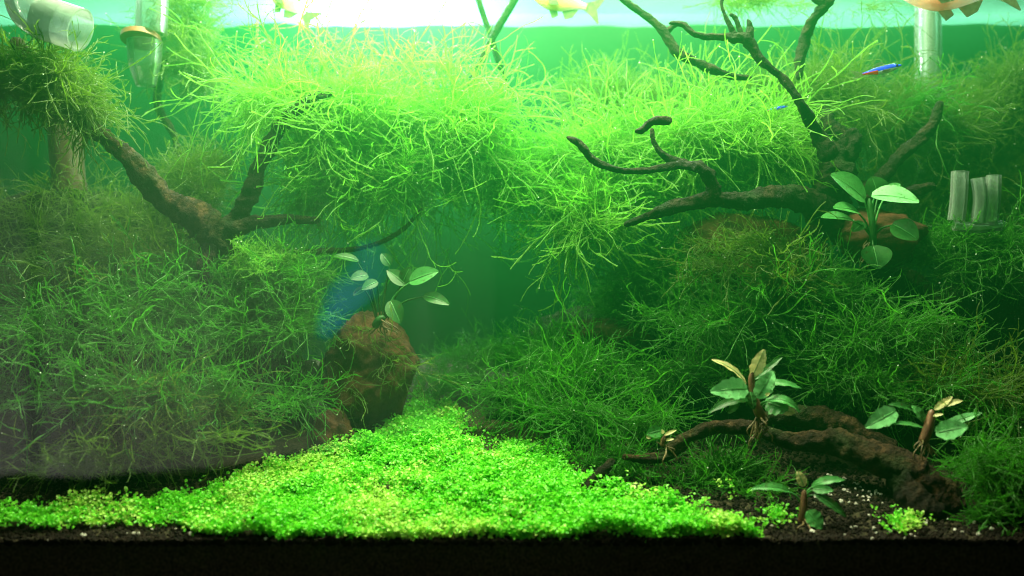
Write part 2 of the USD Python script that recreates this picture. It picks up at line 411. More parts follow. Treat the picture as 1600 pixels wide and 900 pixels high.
branch(lw, [(325, 385, .17), (318, 420, .16), (322, 470, .15)], [16, 11, 6], m_wood_dark, 5)

tw = thing('driftwood_twig', 'thin dark twig under the mossy tuft beside the brown disc', 'twig', base=P(272, 212, .29))
branch(tw, [(262, 80, .29), (250, 118, .29), (246, 160, .29), (256, 185, .29), (272, 212, .29), (285, 260, .29)], [5, 7, 6.5, 6, 6, 5], m_wood_dark, 6)

for q, (pts, lab) in enumerate((([(743, -15, .29), (754, 20, .292), (765, 52, .294), (780, 100, .296), (796, 150, .30)], 'thin brown stick leaning left, the straighter of the crossed pair near the light'),
                                ([(812, -14, .275), (792, 20, .277), (772, 54, .279), (754, 90, .28), (732, 135, .282)], 'thin dark stick leaning right across its neighbour near the light'))):
    t = thing('crossed_stick', lab, 'stick', base=P(*pts[-1]))
    branch(t, pts, [6.5, 6.5, 6.5, 6, 5] if q else [5, 5, 5.5, 5.5, 5], m_wood_dark, 10 + q, n=24, rough=0.2)

rw = thing('driftwood', 'dark branching driftwood with a thick trunk rising behind the broad leaved plant on the right', 'driftwood', base=P(1290, 340, 0.195))
branch(rw, [(1300, 375, 0.205), (1292, 320, 0.205), (1308, 265, 0.205), (1318, 225, 0.215), (1300, 200, 0.215), (1285, 170, 0.225)], [30, 34, 30, 24, 17, 9], m_wood_dark, 20, n=60, name='trunk')
branch(rw, [(1300, 250, 0.175), (1275, 205, 0.175), (1250, 160, 0.155), (1222, 122, 0.155), (1190, 95, 0.155), (1165, 62, 0.155), (1130, 58, 0.155), (1090, 55, 0.155), (1065, 38, 0.155), (1045, 36, 0.155)], [18, 11, 8, 7, 8, 9, 7, 5, 4.5, 3], m_wood_dark, 21, n=70)
branch(rw, [(1168, 65, 0.155), (1172, 45, 0.155), (1168, 30, 0.155)], [7, 6, 3], m_wood_dark, 22, n=16)
branch(rw, [(1150, 58, 0.155), (1138, 35, 0.155), (1128, 10, 0.155), (1130, -8, 0.155)], [6, 4, 3.5, 3], m_wood_dark, 23, n=20)
branch(rw, [(1160, 60, 0.155), (1150, 30, 0.155), (1140, 22, 0.155)], [5, 4, 3], m_wood_dark, 24, n=14)
branch(rw, [(1300, 330, 0.195), (1260, 315, 0.175), (1215, 308, 0.155), (1160, 314, 0.145), (1110, 312, 0.135), (1060, 320, 0.135), (1010, 338, 0.135), (975, 352, 0.135)], [24, 22, 20, 16, 14, 12, 9, 5], m_wood_dark, 25, n=70)
branch(rw, [(1115, 312, 0.135), (1112, 285, 0.130), (1095, 262, 0.125), (1060, 258, 0.140), (1015, 266, 0.135), (970, 266, 0.130), (930, 252, 0.125), (905, 225, 0.120), (885, 214, 0.120)], [14, 12, 10, 7, 6, 5.5, 6, 6, 3], m_wood_dark, 26, n=80)
branch(rw, [(1075, 258, 0.145), (1040, 245, 0.145), (1022, 222, 0.145), (1018, 200, 0.145)], [7, 6, 5, 3], m_wood_dark, 27, n=30)
branch(rw, [(1050, 188, 0.120), (1020, 190, 0.120), (1005, 202, 0.120), (992, 206, 0.120)], [7, 6, 6, 3], m_wood_dark, 28, n=24)
branch(rw, [(1335, 300, 0.205), (1370, 290, 0.205), (1400, 250, 0.205), (1440, 215, 0.205), (1460, 190, 0.205), (1470, 158, 0.205)], [15, 13, 12, 11, 9, 6], m_wood_dark, 29, n=50)
branch(rw, [(1340, 312, 0.195), (1400, 305, 0.195), (1450, 293, 0.195), (1460, 288, 0.195)], [14, 11, 8, 4], m_wood_dark, 30, n=30)
branch(rw, [(1320, 255, 0.205), (1336, 225, 0.195), (1330, 200, 0.195)], [14, 12, 8], m_wood_dark, 31, n=20)
ub = thing('driftwood', 'slim bare branch descending from the water surface above the right moss canopy', 'driftwood', base=P(1140, 115, .2))
branch(ub, [(955, -15, .2), (985, 8, .2), (1030, 42, .2), (1060, 82, .2), (1095, 102, .2), (1140, 118, .2), (1175, 122, .2)], [5, 5.5, 7, 8, 8.5, 6, 4], m_wood_dark, 33, n=60)
branch(ub, [(1040, 52, .2), (1056, 38, .2), (1075, 38, .2)], [6, 5, 3], m_wood_dark, 34, n=18)
vb = thing('driftwood', 'curved dark branch dipping from the surface above the neon fish', 'driftwood', base=P(1250, 120, .22))
branch(vb, [(1300, -20, .2), (1292, 5, .2), (1270, 32, .21), (1258, 60, .22), (1250, 95, .22), (1248, 125, .22)], [9, 10, 10, 9, 8, 6], m_wood_dark, 35, n=40)
branch(vb, [(1288, 5, .2), (1272, -5, .2), (1262, -18, .2)], [9, 7, 5], m_wood_dark, 36, n=14)

fw = thing('driftwood', 'gnarled brown driftwood root arching across the front right over the soil', 'driftwood', base=P(1460, 790, .05))
branch(fw, [(1040, 706, .085), (1080, 680, .085), (1120, 668, .085), (1180, 672, .085), (1240, 690, .085), (1300, 690, .08), (1360, 710, .07), (1420, 735, .06), (1470, 775, .05), (1500, 800, .045)], [9, 10, 11, 12, 15, 20, 25, 30, 31, 22], m_wood, 40, n=110, rough=0.5, ring=20, name='trunk')
branch(fw, [(1190, 655, .11), (1240, 650, .11), (1290, 656, .11), (1340, 676, .1), (1400, 705, .09)], [10, 16, 20, 18, 14], m_wood, 41, n=50, rough=0.5)
branch(fw, [(972, 714, .08), (1000, 716, .082), (1040, 712, .085), (1075, 690, .085)], [5, 7, 9, 9], m_wood, 42, n=34)
branch(fw, [(958, 718, .085), (940, 738, .075), (915, 760, .065), (893, 766, .06)], [7, 10, 12, 10], m_wood_dark, 43, n=34)
branch(fw, [(1400, 735, .065), (1440, 790, .04), (1475, 800, .035)], [26, 26, 14], m_wood_dark, 44, n=30, rough=0.5)

# ------------------------------------------------------------------ stones
st = part('round_stone', stone(P(580, 580, .2), np.array([72, 66, 92]) * s_at(.2), 3, rough=0.22, sub=5, nscale=1.9), m_stone)
tag(st, 'rounded brown stone in the middle with a leafy plant on its top', 'stone')
st = part('red_stone', stone(P(1372, 372, .2), np.array([74, 60, 44]) * s_at(.2), 5, rough=0.25), m_red)
tag(st, 'reddish brown stone under the broad leaved plant on the right', 'stone')
st = part('mossy_stone', stone(P(1180, 395, .25), np.array([120, 70, 66]) * s_at(.25), 6, rough=0.2), m_stone)
tag(st, 'flat brown stone under the thick dark branch, grown over with moss', 'stone')
st = part('mossy_stone', stone(P(950, 530, .27), np.array([80, 50, 32]) * s_at(.27), 8, rough=0.2), m_stone)
tag(st, 'low brown stone half hidden by moss right of the dark hollow', 'stone')
st = part('flat_stone', stone(P(520, 700, .155), np.array([38, 30, 60]) * s_at(.155), 12, rough=0.2), m_stone)
tag(st, 'small upright stone at the edge of the carpet below the round stone', 'stone')

# ------------------------------------------------------------------ moss


TIPS = []


def grow(blobs, seed):
    """strands of a clump. blob: px, py, depth, rx, ry (pixels), rd (m), count, flow (dx, dy pixels-wise, dz depth), length px, width mm, droop, outward, rnd.
    A blob is made of tufts, each with its own sweep; every strand carries side shoots."""
    g = np.random.default_rng(seed)
    P_, W_ = [], []
    K = 14
    prof = np.interp(np.linspace(0, 1, K), [0, .12, .3, .8, 1], [.6, .85, 1, .95, .75]) * np.where(np.arange(K) % 2, 1.22, .74)

    def walk(root, dr, L_, w, curl, jit, droop):
        n = len(root)
        bend = g.normal(size=(n, 3)) * curl * .62
        pts, dd = [root], dr
        for k in range(1, K):
            dd = unit(dd + bend + g.normal(size=(n, 3)) * jit * .8 + np.array([0, 0, -droop * 0.075]))
            pts.append(pts[-1] + dd * L_ / (K - 1))
        pts = np.stack(pts, 1)
        P_.append(pts)
        W_.append(w * prof * np.clip(1 + 0.24 * g.normal(size=(n, K)), .4, 1.7))
        return pts

    for (px, py, y, rx, ry, rd, n, flow, ln, wd, droop, outw, rnd) in blobs:
        s = s_at(y)
        c = P(px, py, y)
        R = np.array([rx * s, rd, ry * s])
        fl = np.array([flow[0], flow[2], -flow[1]], float)
        m = max(6, n // 42)
        d = unit(g.normal(size=(m, 3)))
        rad = g.random(m)[:, None] ** 0.5
        tc = c + d * rad * R * 0.98
        tdir = unit(d * np.array([1, 1, .6]) * outw * (0.2 + .8 * rad) + fl + g.normal(size=(m, 3)) * (rnd + .15) * np.array([1.5, .7, .55]))
        tl = np.clip(g.normal(.95, .25, m), .5, 1.4)
        for (cnt, lf, wf, spread, size, shoots) in ((int(n * .36), .98, .84, .50, .15, 4), (int(n * .85), .55, .36, 1.0, .20, 1)):
            j = g.integers(0, m, cnt)
            root = tc[j] + g.normal(size=(cnt, 3)) * R * size * np.array([1, .8, .8])
            dr = unit(tdir[j] + g.normal(size=(cnt, 3)) * spread * np.array([1.15, .8, .75]))
            L_ = (ln * lf * s * tl[j] * np.clip(g.normal(1, .3, cnt), .35, 1.9))[:, None]
            w = wd * wf * 1e-3 * np.clip(g.lognormal(-.03, .24, cnt), .5, 1.45)[:, None]
            pts = walk(root, dr, L_, w, .19, .15, droop)
            if wf > .5:
                TIPS.append(pts[g.random(cnt) < .16, -1])
            for rep in range(shoots):                                 # side shoots
                pick = np.nonzero(g.random(cnt) < .6)[0]
                at = g.integers(2, 12, len(pick))
                p0 = pts[pick, at]
                t = unit(pts[pick, at + 1] - pts[pick, at - 1])
                side = unit(np.cross(t, g.normal(size=(len(pick), 3))))
                walk(p0, unit(t * .7 + side * .7), L_[pick] * g.uniform(.14, .42, (len(pick), 1)), w[pick] * .85, .10, .07, droop * .5)
    pts, w = np.concatenate(P_), np.concatenate(W_)
    pts[..., 1] = np.clip(pts[..., 1], 0.004, BACK - 0.004)
    pts[..., 2] = np.minimum(pts[..., 2], SURF - 0.006)
    return pts, np.maximum(w, 2e-4)


def moss(label, layers, seed, cores=(), group=None, name='moss_clump'):
    """layers: (material, blobs)"""
    b = layers[0][1][0]
    t = thing(name, label, 'moss', group, base=P(b[0], b[1], b[2]))
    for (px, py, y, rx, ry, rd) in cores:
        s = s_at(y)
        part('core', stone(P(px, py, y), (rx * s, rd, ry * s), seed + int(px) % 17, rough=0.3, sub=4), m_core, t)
    for k, (mat, blobs) in enumerate(layers):
        pts, w = grow(blobs, seed * 31 + k)
        curves('strands', pts, w, mat, t)
    return t


# the high canopy in the middle
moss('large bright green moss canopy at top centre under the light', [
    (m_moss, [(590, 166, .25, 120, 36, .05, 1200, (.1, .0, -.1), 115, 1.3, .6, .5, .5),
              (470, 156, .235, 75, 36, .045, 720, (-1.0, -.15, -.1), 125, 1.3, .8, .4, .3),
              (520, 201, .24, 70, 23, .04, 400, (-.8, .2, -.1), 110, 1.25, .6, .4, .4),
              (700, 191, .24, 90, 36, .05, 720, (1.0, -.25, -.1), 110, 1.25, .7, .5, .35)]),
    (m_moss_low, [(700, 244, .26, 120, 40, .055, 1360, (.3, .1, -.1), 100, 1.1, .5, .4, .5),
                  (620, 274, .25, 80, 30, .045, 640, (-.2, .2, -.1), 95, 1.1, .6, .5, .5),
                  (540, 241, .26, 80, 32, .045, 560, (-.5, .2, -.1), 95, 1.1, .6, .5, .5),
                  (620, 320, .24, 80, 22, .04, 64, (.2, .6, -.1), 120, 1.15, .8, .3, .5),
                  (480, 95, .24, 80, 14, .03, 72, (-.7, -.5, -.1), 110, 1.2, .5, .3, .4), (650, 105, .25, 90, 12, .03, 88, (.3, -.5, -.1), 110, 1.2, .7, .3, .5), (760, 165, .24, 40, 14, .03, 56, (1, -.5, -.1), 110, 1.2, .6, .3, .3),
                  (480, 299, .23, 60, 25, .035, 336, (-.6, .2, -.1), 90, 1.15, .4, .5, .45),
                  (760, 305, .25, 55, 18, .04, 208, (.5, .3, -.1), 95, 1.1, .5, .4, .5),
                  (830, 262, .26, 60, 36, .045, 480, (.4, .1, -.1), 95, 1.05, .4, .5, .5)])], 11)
moss('bright green moss cloud spreading right of centre behind the twisting twig', [
    (m_moss, [(1050, 216, .25, 130, 36, .045, 1200, (.5, -.05, -.1), 115, 1.3, .7, .5, .4),
              (1165, 236, .24, 70, 37, .045, 800, (1.0, -.35, -.1), 120, 1.3, .7, .4, .3),
              (930, 231, .26, 75, 41, .05, 640, (-.3, .0, -.1), 105, 1.2, .5, .5, .5)]),
    (m_moss_low, [(925, 299, .25, 75, 40, .045, 960, (-.5, .2, -.1), 95, 1.15, .5, .5, .5),
                  (1070, 244, .27, 120, 39, .04, 960, (.2, .1, 0), 95, 1.1, .4, .5, .5),
                  (1000, 304, .26, 80, 23, .04, 400, (.2, .1, 0), 90, 1.1, .4, .5, .5)]),
    (m_moss, [(935, 349, .22, 50, 18, .03, 336, (-1.0, .1, -.1), 95, 1.15, .3, .3, .3)])], 12)
moss('dim olive moss hanging behind the bright cloud below the bare branches', [
    (m_moss_dull, [(950, 160, .34, 75, 30, .035, 700, (.1, -.3, 0), 75, 1.0, .2, .6, .6),
                   (1010, 165, .33, 110, 30, .040, 700, (.3, -.1, 0), 75, 1.0, .2, .6, .6)])], 13)
moss('wispy pale moss threads floating at the surface between the bare branches', [
    (m_moss_dull, [(1180, 2, .30, 110, 10, .04, 300, (1, -.1, 0), 80, .8, 0, .2, .35), (1330, 8, .30, 70, 6, .03, 60, (1, .1, 0), 90, .8, 0, .1, .2)])], 14)
# left
moss('hanging moss tuft on the upper end of the left driftwood limb', [
    (m_moss_dull, [(60, 115, .14, 80, 30, .03, 700, (.6, .35, -.15), 80, 1.1, .6, .4, .4), (125, 165, .14, 52, 36, .025, 480, (.6, .5, -.15), 75, 1.1, .7, .4, .4)]),
    (m_moss_dull, [(25, 120, .16, 65, 50, .035, 900, (.2, .3, 0), 65, 1.0, .4, .6, .6), (60, 80, .17, 50, 14, .02, 120, (.6, .3, 0), 60, 1.0, .3, .4, .4)])], 15)
moss('dim moss tuft at the surface beside the brown disc', [
    (m_moss_dull, [(285, 35, .30, 42, 50, .035, 900, (.15, -.1, 0), 60, .85, .1, .7, .6), (285, 105, .30, 42, 38, .035, 600, (.3, .3, 0), 65, .9, .3, .5, .6)])], 16)
moss('small dim moss ball between the left limb and the upright branch', [
    (m_moss_dull, [(300, 285, .25, 50, 55, .035, 1400, (.1, .2, -.1), 55, .9, .2, .7, .6)])], 17)
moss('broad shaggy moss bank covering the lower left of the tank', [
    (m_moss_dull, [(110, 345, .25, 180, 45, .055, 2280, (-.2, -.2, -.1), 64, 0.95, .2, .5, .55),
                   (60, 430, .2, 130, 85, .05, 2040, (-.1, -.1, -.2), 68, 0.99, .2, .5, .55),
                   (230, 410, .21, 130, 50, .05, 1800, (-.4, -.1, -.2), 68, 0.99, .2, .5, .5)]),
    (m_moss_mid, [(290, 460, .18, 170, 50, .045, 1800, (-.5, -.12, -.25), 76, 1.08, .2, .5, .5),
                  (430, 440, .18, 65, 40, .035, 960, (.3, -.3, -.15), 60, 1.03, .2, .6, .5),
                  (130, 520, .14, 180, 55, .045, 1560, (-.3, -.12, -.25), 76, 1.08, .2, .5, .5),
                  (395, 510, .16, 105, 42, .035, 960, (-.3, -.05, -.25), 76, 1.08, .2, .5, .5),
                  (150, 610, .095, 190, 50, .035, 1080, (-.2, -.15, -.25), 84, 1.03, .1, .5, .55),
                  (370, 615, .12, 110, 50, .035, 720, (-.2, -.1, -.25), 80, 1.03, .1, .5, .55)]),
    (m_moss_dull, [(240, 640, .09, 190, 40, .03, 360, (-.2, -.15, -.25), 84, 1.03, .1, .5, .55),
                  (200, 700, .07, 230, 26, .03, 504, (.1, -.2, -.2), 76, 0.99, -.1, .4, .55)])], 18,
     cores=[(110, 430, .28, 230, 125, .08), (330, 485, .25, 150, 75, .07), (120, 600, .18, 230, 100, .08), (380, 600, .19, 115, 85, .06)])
moss('short bright moss tuft just left of the dark hollow under the limb', [
    (m_moss, [(410, 412, .165, 50, 26, .03, 480, (.2, -.6, -.2), 36, .95, 0, .6, .6)])], 19)
moss('patchy olive moss growing over the flat stone under the thick branch', [
    (m_moss_dull, [(1150, 385, .17, 90, 30, .03, 420, (-.3, .3, -.1), 65, 1.0, .6, .4, .6), (1210, 420, .15, 60, 20, .02, 200, (.3, -.2, -.1), 75, 1.0, .4, .4, .5)])], 28)
moss('thin moss threads clinging to the front of the round stone', [
    (m_moss_dull, [(560, 520, .158, 45, 20, .012, 30, (-.2, .5, -.1), 55, .9, .6, .4, .6), (620, 560, .155, 40, 40, .012, 50, (.1, .6, -.1), 60, .9, .6, .4, .6), (545, 620, .15, 30, 30, .01, 14, (0, .5, -.1), 60, .9, .6, .4, .6)])], 27)
# right
moss('soft moss around the branch fork above the broad leaved plant', [
    (m_moss_dull, [(1270, 150, .28, 70, 36, .035, 1000, (.8, -.4, 0), 85, .95, .1, .4, .4), (1220, 125, .3, 55, 22, .03, 260, (.4, -.5, 0), 70, .9, .1, .5, .6)]),
    (m_moss_dull, [(1330, 175, .27, 85, 36, .035, 650, (.7, -.2, 0), 85, 1.0, .3, .4, .4), (1235, 225, .28, 40, 36, .03, 300, (.4, -.1, 0), 85, 1.0, .3, .5, .5)])], 20)
moss('mid green moss on the right branch stub behind the broad leaved plant', [
    (m_moss_dull, [(1430, 230, .30, 90, 55, .035, 1300, (.2, -.3, 0), 75, 1.0, .2, .6, .6), (1390, 170, .31, 80, 30, .035, 400, (.2, -.3, 0), 75, 1.0, .2, .6, .6)]),
    (m_moss_mid, [(1440, 165, .27, 60, 26, .03, 220, (.8, -.3, 0), 85, 1.0, .3, .5, .4)])], 21)
moss('hazy moss curtain at the far right edge behind the glass outlet', [
    (m_moss_dull, [(1555, 220, .33, 90, 90, .04, 2600, (.1, -.3, 0), 70, .95, .2, .6, .7), (1590, 130, .34, 50, 40, .04, 600, (.2, -.3, 0), 70, .95, .2, .6, .7),
                   (1500, 310, .31, 80, 40, .04, 1000, (.1, -.2, 0), 70, .95, .2, .6, .7)])], 22)
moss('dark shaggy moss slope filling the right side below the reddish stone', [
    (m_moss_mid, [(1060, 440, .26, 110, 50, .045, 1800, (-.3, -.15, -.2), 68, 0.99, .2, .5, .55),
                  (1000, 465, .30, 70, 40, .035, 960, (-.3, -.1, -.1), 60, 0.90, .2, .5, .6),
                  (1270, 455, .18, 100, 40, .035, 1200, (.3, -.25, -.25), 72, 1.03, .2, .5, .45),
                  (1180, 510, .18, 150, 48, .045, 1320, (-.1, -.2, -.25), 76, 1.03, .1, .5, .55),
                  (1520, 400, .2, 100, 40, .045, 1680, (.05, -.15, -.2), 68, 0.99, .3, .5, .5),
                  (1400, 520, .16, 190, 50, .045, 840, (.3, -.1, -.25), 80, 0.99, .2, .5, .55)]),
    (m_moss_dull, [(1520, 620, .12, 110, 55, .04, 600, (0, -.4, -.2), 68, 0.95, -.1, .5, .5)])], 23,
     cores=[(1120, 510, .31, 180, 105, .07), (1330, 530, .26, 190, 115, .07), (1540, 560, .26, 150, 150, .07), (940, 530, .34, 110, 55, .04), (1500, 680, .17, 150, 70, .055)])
moss('loose dark moss between the tall wavy leaved plant and the right hand slope', [
    (m_moss_mid, [(1320, 590, .14, 120, 36, .035, 650, (.2, -.15, -.2), 80, 1.0, .1, .4, .55), (1450, 610, .12, 90, 30, .03, 420, (.1, -.2, -.2), 75, 1.0, .1, .4, .55), (1560, 660, .10, 60, 30, .03, 350, (-.1, -.2, -.2), 70, 1.0, .1, .4, .55)])], 29)
moss('spreading moss bed low in the middle, right of the round stone', [
    (m_moss_mid, [(900, 595, .2, 140, 34, .045, 1320, (-.1, -.2, -.25), 80, 1.03, .1, .5, .55),
                  (850, 550, .27, 120, 24, .035, 960, (0, -.2, -.2), 64, 0.95, .1, .5, .55),
                  (960, 645, .15, 120, 32, .035, 780, (-.3, -.15, -.2), 84, 1.03, .1, .5, .55),
                  (820, 632, .17, 85, 24, .03, 384, (-.4, -.2, -.2), 84, 1.03, .1, .5, .5),
                  (745, 560, .31, 90, 12, .03, 840, (0, -.1, -.1), 36, 0.90, .1, .5, .6), (700, 595, .25, 50, 14, .03, 420, (0, -.1, -.1), 40, 0.90, .1, .5, .6),
                  (1120, 595, .18, 100, 42, .045, 960, (0, -.2, -.2), 80, 1.03, .1, .5, .55)])], 24,
     cores=[(930, 630, .24, 170, 42, .055), (1130, 620, .22, 130, 70, .055)])
moss('low moss under the arching front driftwood', [
    (m_moss_mid, [(1130, 745, .095, 80, 32, .02, 960, (-.1, -.05, -.1), 56, 0.95, .1, .5, .55), (1195, 775, .075, 45, 20, .015, 320, (-.1, -.1, -.1), 50, .95, .1, .5, .6), (1050, 770, .08, 55, 14, .012, 260, (-.1, -.1, -.1), 50, .95, .1, .5, .6), (930, 715, .11, 50, 14, .012, 200, (-.1, -.2, -.1), 50, .95, .1, .5, .6), (1010, 745, .095, 60, 18, .015, 300, (-.1, -.1, -.1), 56, 0.95, .1, .5, .55)])], 25,
     cores=[(1140, 752, .12, 80, 36, .025)])
moss('bright moss cushion in the front right corner against the glass', [
    (m_moss_mid, [(1570, 735, .055, 70, 50, .03, 1200, (-.2, -.1, -.2), 75, 1.1, .2, .5, .55), (1535, 795, .03, 55, 20, .015, 280, (-.5, .05, -.2), 65, 1.1, 0, .5, .45)])], 26,
     cores=[(1590, 745, .09, 70, 50, .03)])

# ------------------------------------------------------------------ carpet and gravel


def leaflets(points, size, g, up=0.6):
    """small round leaves: a bent hexagon with a notch each, as one mesh"""
    n = len(points)
    nrm = unit(g.normal(size=(n, 3)) * (1 - up) * 1.3 + np.array([0, -0.35, 1.0]) * up)
    a = unit(np.cross(nrm, g.normal(size=(n, 3)))); b = np.cross(nrm, a)
    sz = (size * np.clip(g.normal(1, .25, n), .5, 1.7))[:, None]
    prof = [(0, 0, 0), (.35, .42, .10), (.85, .42, .12), (1.15, 0, -.05), (.85, -.42, .12), (.35, -.42, .10)]
    v = np.stack([points + (a * u + b * w + nrm * h) * sz for u, w, h in prof], 1).reshape(-1, 3)
    o = np.arange(n)[:, None] * 6
    f = np.concatenate([o + np.array(t) for t in ((0, 2, 1), (0, 3, 2), (0, 4, 3), (0, 5, 4))])
    return v, f


def rosettes(pix, seed, size=0.0023, per=5, lift=0.016, mats=(m_carpet, m_carpet_y), pale=0.24):
    g = np.random.default_rng(seed)
    base = on_soil(pix[:, 0], pix[:, 1])
    hgt = lift * fbm(np.stack([base[:, 0] * 45, base[:, 1] * 45, base[:, 0] * 0], -1), 3, 77) ** 1.5 * 1.6 + 0.002
    tops = base + np.stack([g.normal(0, .002, len(base)), g.normal(0, .002, len(base)), hgt * (0.35 + 0.65 * g.random(len(base)))], -1)
    pts = np.repeat(tops, per, 0) + g.normal(0, size * 0.55, (len(tops) * per, 3))
    pts[:, 1] = np.maximum(pts[:, 1], 0.002)
    pn = fbm(np.stack([pts[:, 0] * 18, pts[:, 1] * 18, pts[:, 2] * 0], -1), 3, 5) + g.normal(0, .09, len(pts))
    is_p = pn > np.quantile(pn, 1 - pale)
    out = []
    for k, m in enumerate(mats):
        sel = pts[is_p] if k else pts[~is_p]
        out.append((leaflets(sel, size, g), m))
    return out


def in_poly(poly, n, g):
    from shapely.geometry import Polygon
    import shapely
    poly = Polygon(poly)
    x0, y0, x1, y1 = poly.bounds
    pts = np.zeros((0, 2))
    while len(pts) < n:
        c = np.column_stack([g.uniform(x0, x1, n), g.uniform(y0, y1, n)])
        pts = np.vstack([pts, c[shapely.contains_xy(poly, c[:, 0], c[:, 1])]])
    return pts[:n]


g = np.random.default_rng(99)
main = in_poly([(250, 800), (300, 765), (390, 742), (480, 718), (560, 690), (590, 655), (650, 622), (700, 632), (735, 668), (800, 690), (880, 705), (905, 745), (960, 770), (1060, 800), (1150, 822), (1195, 849), (1120, 845), (1040, 849), (930, 843), (840, 848), (720, 843), (600, 848), (500, 842), (400, 845), (300, 838)], 21000, g)
strip = in_poly([(-30, 800), (60, 800), (120, 790), (200, 800), (260, 780), (310, 800), (290, 822), (200, 825), (100, 832), (-30, 836)], 900, g)
dens = fbm(np.column_stack([main / 55.0, np.zeros(len(main))]), 3, 31)
import shapely
edge = shapely.distance(shapely.points(main), shapely.LineString([(230, 800), (300, 765), (390, 742), (480, 718), (560, 690), (590, 655), (650, 622), (700, 632), (735, 668), (800, 690), (880, 705), (905, 745), (960, 770), (1060, 800), (1150, 822)]))
main = main[(dens + g.normal(0, .05, len(main)) > 0.27) & (g.random(len(main)) < np.clip(edge / 34 + (dens - .42) * 2.5, 0.06, 1))]
stray = np.column_stack([g.uniform(60, 1180, 420), g.uniform(700, 835, 420)])
stray = stray[(stray[:, 1] > 780) | (np.abs(stray[:, 0] - 700) < 280)]
main = np.vstack([main, stray])
cp = thing('carpet_plant', 'bright lime carpet of tiny round leaves along the front of the tank', 'carpet plant', base=P(700, 800, .04), kind='stuff')
for (me, m) in rosettes(np.vstack([main, strip]), 5):
    part('leaves', me, m, cp, smooth=False, kind='stuff')
cq = thing('carpet_plant', 'small isolated pale patch of tiny leaves on the bare gravel at front right', 'carpet plant', base=P(1410, 825, .02))
patch = np.column_stack([g.normal(1412, 17, 90), g.normal(822, 9, 90)])
for (me, m) in rosettes(patch, 6, pale=0.5, lift=0.012):
    part('leaves', me, m, cq, smooth=False, kind='stuff')
cr = thing('carpet_plant', 'little green sprig of tiny leaves left of the front plant', 'carpet plant', base=P(1215, 815, .02))
patch = np.column_stack([g.normal(1215, 15, 60), g.normal(812, 9, 60)])
for (me, m) in rosettes(patch, 7, pale=0.1, lift=0.012):
    part('leaves', me, m, cr, smooth=False, kind='stuff')


def grit(pix, smin, smax, seed, lift=0.0):
    g = np.random.default_rng(seed)
    base = on_soil(pix[:, 0], pix[:, 1])
    ico = trimesh.creation.icosphere(1)
    n = len(base)
    r = g.uniform(smin, smax, n)[:, None, None] * g.uniform(.6, 1.1, (n, 1, 3))
    q = g.normal(size=(n, 3, 3))
    q, _ = np.linalg.qr(q)
    jag = 1 + 0.18 * g.normal(size=(n, len(ico.vertices), 1))
    v = np.einsum('nij,nkj->nki', q, ico.vertices[None] * jag * r) + base[:, None] + np.array([0, 0, lift])
    v[..., 1] = np.maximum(v[..., 1], -0.001)
    f = (np.arange(n)[:, None, None] * len(ico.vertices) + ico.faces[None]).reshape(-1, 3)
    return v.reshape(-1, 3), f


bare = in_poly([(1130, 846), (1200, 800), (1240, 745), (1300, 735), (1380, 770), (1500, 810), (1620, 815), (1620, 846)], 2400, g)
bare3 = np.vstack([in_poly([(930, 760), (1000, 690), (1240, 690), (1400, 760), (1240, 800), (1150, 830)], 2200, g), np.column_stack([g.uniform(-20, 1620, 1500), g.uniform(836, 851, 1500)]), in_poly([(-20, 800), (-20, 745), (300, 745), (520, 690), (560, 690), (300, 770)], 1500, g)])
bare2 = in_poly([(-20, 848), (-20, 822), (300, 822), (420, 838), (420, 848)], 900, g)
tag(part('gravel', grit(np.vstack([bare, bare2, bare3]), .0011, .0024, 3), m_grain, smooth=30), 'dark loose gravel on the bare soil at the front', 'gravel', kind='stuff')
peb = np.vstack([bare[:40], bare2[:20], in_poly([(1260, 760), (1290, 738), (1390, 775), (1380, 790), (1300, 790)], 34, g)])
tag(part('pale_gravel', grit(peb, .0009, .0020, 4, .0012), m_pebble, smooth=30), 'pale specks of gravel scattered on the dark soil', 'gravel', kind='stuff')

# ------------------------------------------------------------------ leafy plants


def leaf(b, t, w, nrm, arch=0.12, fold=0.1, wave=0.0, stem_from=None, stem_r=0.0008, blunt=0.8, seed=0, droop=0.0):
    b, t = np.asarray(b, float), np.asarray(t, float)
    ax = t - b
    Ln = np.linalg.norm(ax)
    n = unit(np.asarray(nrm, float) - ax * np.dot(nrm, ax) / Ln ** 2)
    side = unit(np.cross(ax, n))
    nu, nv = 15, 9
    u = np.linspace(0, 1, nu)[:, None]; v = np.linspace(-1, 1, nv)[None, :]
    prof = np.clip(np.sin(math.pi * np.clip(u, 0.02, 0.985) ** blunt), 0, 1) ** 0.62
    ph = seed * 1.7
    edge = 1 + wave * 0.9 * np.sin(u * 26 + ph)
    cen = b + ax * u + n * (arch * Ln * 4 * u * (1 - u) - droop * Ln * u ** 3)
    off = side[None, None] * (0.5 * w * prof * edge * v)[..., None]
    up = n[None, None] * (w * (fold * np.abs(v) ** 1.5 * prof + wave * 0.35 * np.abs(v) * np.sin(u * 21 + ph + np.sign(v)) - 0.02 * (np.abs(v) < 0.1)))[..., None]
    pv = (cen[:, None] + off + up).reshape(-1, 3)
    a = (np.arange(nu - 1)[:, None] * nv + np.arange(nv - 1)).reshape(-1)
    q = np.stack([a, a + 1, a + nv + 1, a + nv], -1)
    m = trimesh.Trimesh(pv, np.vstack([q[:, [0, 1, 2]], q[:, [0, 2, 3]]]), process=False)
    if stem_from is not None:
        sf = np.asarray(stem_from, float)
        midp = (sf + b) / 2 + np.array([0, 0, 0.12 * np.linalg.norm(b - sf)])
        m = trimesh.util.concatenate([m, tube([sf, midp, b + ax * 0.06], [stem_r * 1.2, stem_r, stem_r * 0.8], 10, 6)])
    return m


UP, FR = np.array([0, 0, 1.0]), np.array([0, -1.0, 0.0])


